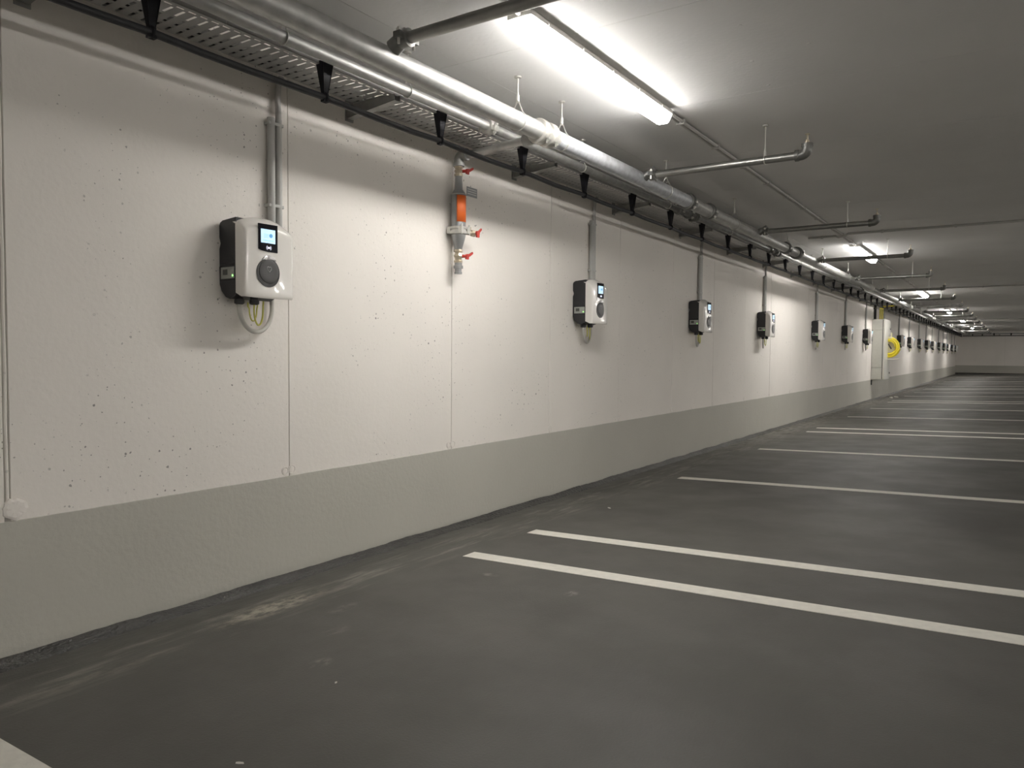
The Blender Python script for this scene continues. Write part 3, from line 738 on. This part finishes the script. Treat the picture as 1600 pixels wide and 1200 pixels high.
def make_charger(label, loc):
    t = thing('wall_charger', label, 'charger', loc, 'wall chargers in a row on the white wall')
    # back body seen from the side: waisted edge at the wall, chamfered foot
    prof_ = [(.0, .300), (.006, .312), (.022, .320), (.109, .327), (.109, .012), (.066, -.004), (.040, .004), (.012, .030), (.0, .060), (.0, .205), (.004, .215), (.008, .226), (.004, .240), (.0, .250)]
    body = MB().prism([(x, z) for x, z in prof_], 1, 0.0, .205)
    obj('body', body, M['charcoal'], t, ang=30, bevel=.003)
    # side window with the energy meter
    wd = obj('meter_window', MB().prism([(.006, .070), (.004, .130), (.018, .135), (.104, .138), (.104, .070)], 1, -.0025, .004), M['meter_gloss'], t)
    obj('energy_meter', MB().box((.016, -.0045, .079), (.103, .0, .126)), M['meter'], wd, bevel=.001)
    obj('meter_display', MB().box((.030, -.0055, .094), (.060, -.004, .117)), M['lcd'], wd)
    obj('indicator', MB().box((.090, -.0058, .086), (.097, -.004, .094)), M['led'], wd)
    obj('upper_recess', MB().prism([(.010, .145), (.030, .165), (.080, .170), (.104, .145)], 1, -.0015, .003), M['charcoal'], t)
    cv = obj('front_cover', cover_mesh(), M['cover_white'], t, ang=50)
    # black glass with the display
    gl = curved_panel([(.059, .200), (.074, .195), (.104, .191), (.151, .191), (.151, .304), (.059, .304)], .0035, .006)
    g_ = obj('screen_panel', gl, M['screen_black'], t)
    obj('display', curved_panel([(.069, .227), (.138, .227), (.138, .283), (.069, .283)], .0045, .003), M['display'], g_)
    obj('display_emblem', curved_panel(circ(.116, .258, .0085, 14), .0052, .001), M['display_blue'], g_)
    for k in range(3): obj('display_row', curved_panel([(.083, .249+.006*k), (.104, .249+.006*k), (.104, .2512+.006*k), (.083, .2512+.006*k)], .0052, .001), M['display_grey'], g_)
    obj('display_row', curved_panel([(.077, .236), (.130, .236), (.130, .2385), (.077, .2385)], .0052, .001), M['display_grey'], g_)
    ic = MB()
    for s in (-1, 1):
        for r in (.007, .0115):
            ic.path([(fx(.106)+.0042,   .106+s*r*math.cos(a), .208+r*math.sin(a)) for a in [-.8+1.6*k/6 for k in range(7)]], .0008, 5)
    ic.box((fx(.106)+.0036, .102, .2045), (fx(.106)+.0046, .110, .2115))
    obj('card_symbol', ic, M['icon'], g_)
    # socket with its dark lid
    cyl, czl = .106, .107
    sk = obj('socket_ring', curved_panel(circ(cyl, czl-.001, .056, 40, egg=.06), .003, .006), M['lid_ring'], t)
    lid = MB(); n = 36; ringz = [(.0475, .0025), (.0470, .0045), (.044, .0055), (.030, .0058), (.0, .0058)]
    for r, h in ringz[:-1]:
        for k in range(n):
            a = 2*PI*k/n; y_ = cyl+.002+r*math.cos(a); lid.v.append((fx(y_)+h, y_, czl+.004+r*1.04*math.sin(a)))
    for i in range(len(ringz)-2):
        for k in range(n): lid.face((i*n+k, i*n+(k+1) % n, (i+1)*n+(k+1) % n, (i+1)*n+k))
    lid.face([3*n+k for k in range(n)])
    ld = obj('socket_lid', lid, M['lid'], sk)
    hp = [(0, -.0085), (.0075, 0), (.0085, .005), (.006, .0085), (.0025, .0085), (0, .0065), (-.0025, .0085), (-.006, .0085), (-.0085, .005), (-.0075, 0)]
    hm = MB().path([(fx(cyl)+.0062, cyl+a*1.3, czl+.012+b*1.3) for a, b in hp], .0010, 5, closed=True)
    obj('lid_emblem', hm, M['icon_soft'], sk)
    obj('lid_tab', curved_panel([(cyl-.034, czl+.050), (cyl-.018, czl+.066), (cyl, czl+.071), (cyl+.020, czl+.066), (cyl+.036, czl+.050), (cyl+.018, czl+.052), (cyl, czl+.053), (cyl-.018, czl+.052)], .0065, .006), M['tab'], sk)
    # glands, supply loop and earth wires below
    for gy, gx in ((.045, .068), (.095, .10)):
        obj('cable_gland', MB().lathe((gx, gy, .010), (0, 0, -1), [(0, .017), (.014, .017), (.015, .020), (.030, .020), (.034, .013)], 12), M['black'], t)
    cpts = []
    for k in range(25):
        a = PI*k/24; cpts.append((.046+.022*math.cos(a), .145-.100*math.cos(a), -.030-.105*math.sin(a)))
    cpts = [(.068, .045, -.005)]+cpts+[(.024, .245, .03), (.024, .245, .10)]
    obj('supply_cable', MB().path(cpts, .0095, 10), M['loop'], t)
    e1 = [(.100, .095, -.01), (.098, .096, -.03)]+[(.075+.02*math.cos(a), .135-.038*math.cos(a), -.045-.062*math.sin(a)) for a in [PI*k/12 for k in range(13)]]+[(.05, .178, -.02), (.045, .185, .012)]
    obj('earth_wire', MB().path(e1, .0036, 7), M['earth'], t)
    e2 = [(.085, .075, -.015), (.080, .078, -.03)]+[(.065+.02*math.cos(a), .115-.034*math.cos(a), -.04-.050*math.sin(a)) for a in [PI*k/12 for k in range(13)]]+[(.045, .160, .012)]
    obj('earth_wire', MB().path(e2, .0030, 7), M['earth'], t)
    return t
M['icon_soft'] = mat('silver emblem print', (0.55, 0.55, 0.55), 0.4)
CH = [1.932, 4.930, 7.328, 9.76, 12.86, 15.42, 17.82, 20.55, 23.55, 26.0, 28.9, 31.4, 33.8, 36.9, 39.4, 41.8, 44.9, 47.4]
def chz(y): return 1.256+min(.028, max(0, (y-8)*.003))
ch0 = make_charger('white and black wall charger nearest the camera, left of the red valves', (0, CH[0], chz(CH[0])))
for i, y in enumerate(CH[1:], 2):
    if i == 8: continue
    if i == 2: lab = 'white and black wall charger second from the camera, right of the red valves'
    elif i == 7: lab = 'white and black wall charger just before the tall grey cabinet'
    elif i < 8: lab = 'white and black wall charger, %s from the camera' % ORD[i]
    elif i == 9: lab = 'white and black wall charger just beyond the yellow hose coil'
    elif i == len(CH): lab = 'tiny white and black wall charger, last before the far wall'
    else: lab = 'small white and black wall charger, %s beyond the grey cabinet' % ORD[i-8]
    dup(ch0, (0, y, chz(y)), lab)
def make_conduits(label, loc):
    t = thing('wall_conduit', label, 'conduit', loc, 'grey conduits dropping to the wall chargers')
    for dy, r in ((.248, .0175), (.288, .0145)):
        obj('pipe', MB().tube((.022, dy, .045), (.022, dy, .80), r, 14), M['conduit'], t)
    for z in (.42, .775):
        obj('clip', MB().box((.0, .226, z-.007), (.036, .306, z+.007)), M['conduit'], t, bevel=.002)
    obj('flexible_sleeve', MB().path([(.022, .288, .79), (.022, .284, .90), (.03, .282, .955), (.05, .282, .982)], .013, 10), M['cable'], t)
    return t
cc = make_conduits('pair of grey conduits dropping to the charger nearest the camera', (0, CH[0], chz(CH[0])))
for i, y in enumerate(CH[1:], 2):
    lab = 'pair of grey conduits dropping from the tray behind the tall grey cabinet' if i == 8 else ('pair of grey conduits dropping to the %s charger from the camera' % ORD[i] if i < 8 else 'pair of grey conduits dropping to the %s charger beyond the grey cabinet' % (ORD[i-8] if i > 9 else 'first'))
    dup(cc, (0, y, chz(y)), lab)

# ---------------------------------------------------------------- tall cabinet with the yellow hose
CY0, CY1, CZ0, CZ1 = 19.10, 19.98, 0.485, 1.870
cb = thing('electrical_cabinet', 'tall light grey electrical cabinet on the wall beside the yellow coil', 'cabinet', (0, CY0, CZ0))
H = CZ1-CZ0; Wd = CY1-CY0
for z0, z1 in ((0, .272), (.276, 1.135), (1.139, H)):
    obj('body', MB().box((.004, 0, z0), (.222, Wd, z1)), M['cabinet'], cb, bevel=.004)
obj('door_gap_shade', MB().box((.222, .012, .012), (.236, Wd-.012, H-.012)), M['dark'], cb)  # dark block painting the shade of the open gap behind the door
dr = obj('door', MB().box((.236, -.004, .0), (.276, Wd+.004, H)), M['cabinet_white'], cb, bevel=.006)
for z in (.14, 1.18): obj('lock', MB().lathe((.276, Wd-.06, z), (1, 0, 0), [(0, .02), (.012, .018), (.014, .006)], 12), M['dark'], dr)
obj('rear_gap_shade', MB().box((0.0, .015, .01), (.005, Wd-.015, H-.01)), M['dark'], cb)  # dark sheet standing in for the shade between cabinet and wall
obj('foot_conduit', MB().tube((.02, -.03, -.13), (.02, -.03, -.01), .014, 8), M['black'], cb)
hs = thing('yellow_hose', 'coiled yellow hose hanging on a bracket at the grey cabinet front', 'hose', (.30, 19.60, 1.235))
pts = []
turns = 6
for k in range(turns*28):
    a = 2*PI*k/28; lay = k/28
    rr = .128+.016*lay; pts.append((.005+rr*math.cos(a)*.98, .012*math.sin(lay*2.3)+.004*lay, rr*math.sin(a)*1.06))
obj('coil', MB().path(pts, .0155, 8), M['yellow'], hs)
obj('coil', MB().path([(p[0]*1.0, p[1]+.036, p[2]) for p in pts], .0155, 8), M['yellow'], hs)
obj('hook', MB().prism([(-.022, .20), (.06, .20), (.06, .33), (.03, .34), (.03, .235), (-.022, .235)], 1, -.02, .07), M['cream'], hs)
obj('back_plate', MB().lathe((.0, .065, 0), (0, 1, 0), [(0, .12), (.01, .12)], 20), M['cream'], hs)
obj('shelf', MB().box((-.022, -.05, -.285), (.22, .12, -.272)), M['cream'], hs)
obj('nozzle', MB().path([(-.01, -.04, .07), (.02, -.05, .02), (.05, -.05, -.03), (.055, -.05, -.05)], [.012, .016, .018, .010], 8), M['black'], hs)
yc = thing('yellow_cable', 'yellow cable rising from the grey cabinet top to the tray', 'cable', (0, 19.5, 1.87))
for k in range(3):
    dx = .10+.028*k
    obj('strand', MB().path([(dx, .02*k, .0), (dx, .02*k, .24), (dx+.01, .03+.02*k, .29), (dx+.05, .06+.02*k, .318), (.30, .10+.03*k, .326), (.355, .18+.03*k, .33), (.36, .34, .332)], .0115, 8), M['yellow'], yc)
bt = thing('black_riser', 'black cable riser between the grey cabinet top and the tray', 'cable', (0, 19.30, 1.87))
obj('trunking', MB().box((.010, -.03, .0), (.055, .035, .34)), M['black'], bt, bevel=.003)
obj('clip', MB().box((.002, -.10, .245), (.06, .05, .262)), M['black'], bt)

# white hanger plate far down the pipe run
hp_ = thing('hanger_plate', 'pale vertical hanger strip between ceiling and pipes beyond the cabinet', 'hanger', (.70, 22.2, CEIL))
obj('strip', MB().box((-.012, -.03, -.31), (.012, .03, 0)), M['lamp_body'], hp_); obj('foot', MB().box((-.03, -.04, -.008), (.03, .04, 0)), M['lamp_body'], hp_)

# tray, clips and black pipe across the far wall
ft = thing('far_cable_tray', 'dark cable tray crossing the top of the far wall', 'cable tray', (0, YF, 0))
obj('tray_section', MB().box((.35, -.26, 2.245), (9.5, -.258, 2.30)).box((.35, -.26, 2.245), (9.5, -.02, 2.247)), M['tray'], ft)
obj('pipe', MB().tube((.33, -.27, 2.150), (9.5, -.27, 2.165), .020, 10), M['black'], ft)
c0 = None
for x in (.62, .80, 1.26, 1.80, 2.58, 3.3, 4.0, 4.7, 5.4):
    if c0 is None: c0 = obj('clip', MB().hexa([(-.02, -.275, 2.16), (.02, -.275, 2.16), (.02, -.262, 2.16), (-.02, -.262, 2.16)], [(-.04, -.275, 2.29), (.04, -.275, 2.29), (.04, -.262, 2.29), (-.04, -.262, 2.29)]), M['black_gloss'], ft, (x, 0, 0))
    else: share('clip', c0, ft, (x, 0, 0))
b0 = None
for x in (.6, 2.06, 3.5, 4.96, 6.4, 7.9):
    if b0 is None: b0 = obj('bracket', MB().prism([(-.28, 2.244), (0, 2.244), (0, 2.18), (-.28, 2.215)], 0, -.02, .02), M['galv_dull'], ft, (x, 0, 0))
    else: share('bracket', b0, ft, (x, 0, 0))

# ---------------------------------------------------------------- litter
def scrap(x, y, sx, sy, rot, label, h=.004):
    z = SL*x
    mb = MB(); n = 7
    top_ = [(sx*math.cos(2*PI*k/n)*(.7+.3*random.random()), sy*math.sin(2*PI*k/n)*(.7+.3*random.random())) for k in range(n)]
    mb.v = [(a, b, -.001) for a, b in top_]+[(a*.9, b*.9, h*(.5+.5*random.random())) for a, b in top_]
    mb.face(range(n-1, -1, -1)); mb.face(range(n, 2*n))
    for k in range(n): mb.face((k, (k+1) % n, n+(k+1) % n, n+k))
    o = obj('scrap', mb, M['paper'], None, (x, y, z)); o.rotation_euler = (0, -math.atan(SL), rot)
    tag(o, label, 'litter', 'white scraps on the floor')
scrap(.548, 4.472, .008, .022, 1.0, 'white paper scrap on the dark floor beyond the first pair of lines')
scrap(1.21, 1.126, .016, .003, .5, 'thin white sliver on the floor at the bottom edge')
scrap(1.06, 1.579, .004, .006, .2, 'tiny white crumb on the dark floor in front of the nearest line')
scrap(.30, 20.2, .05, .16, 0.2, 'white crumbled heap on the floor by the grey cabinet', .03)
scrap(.34, 20.75, .05, .10, 0.6, 'smaller white heap on the floor just past the grey cabinet', .025)
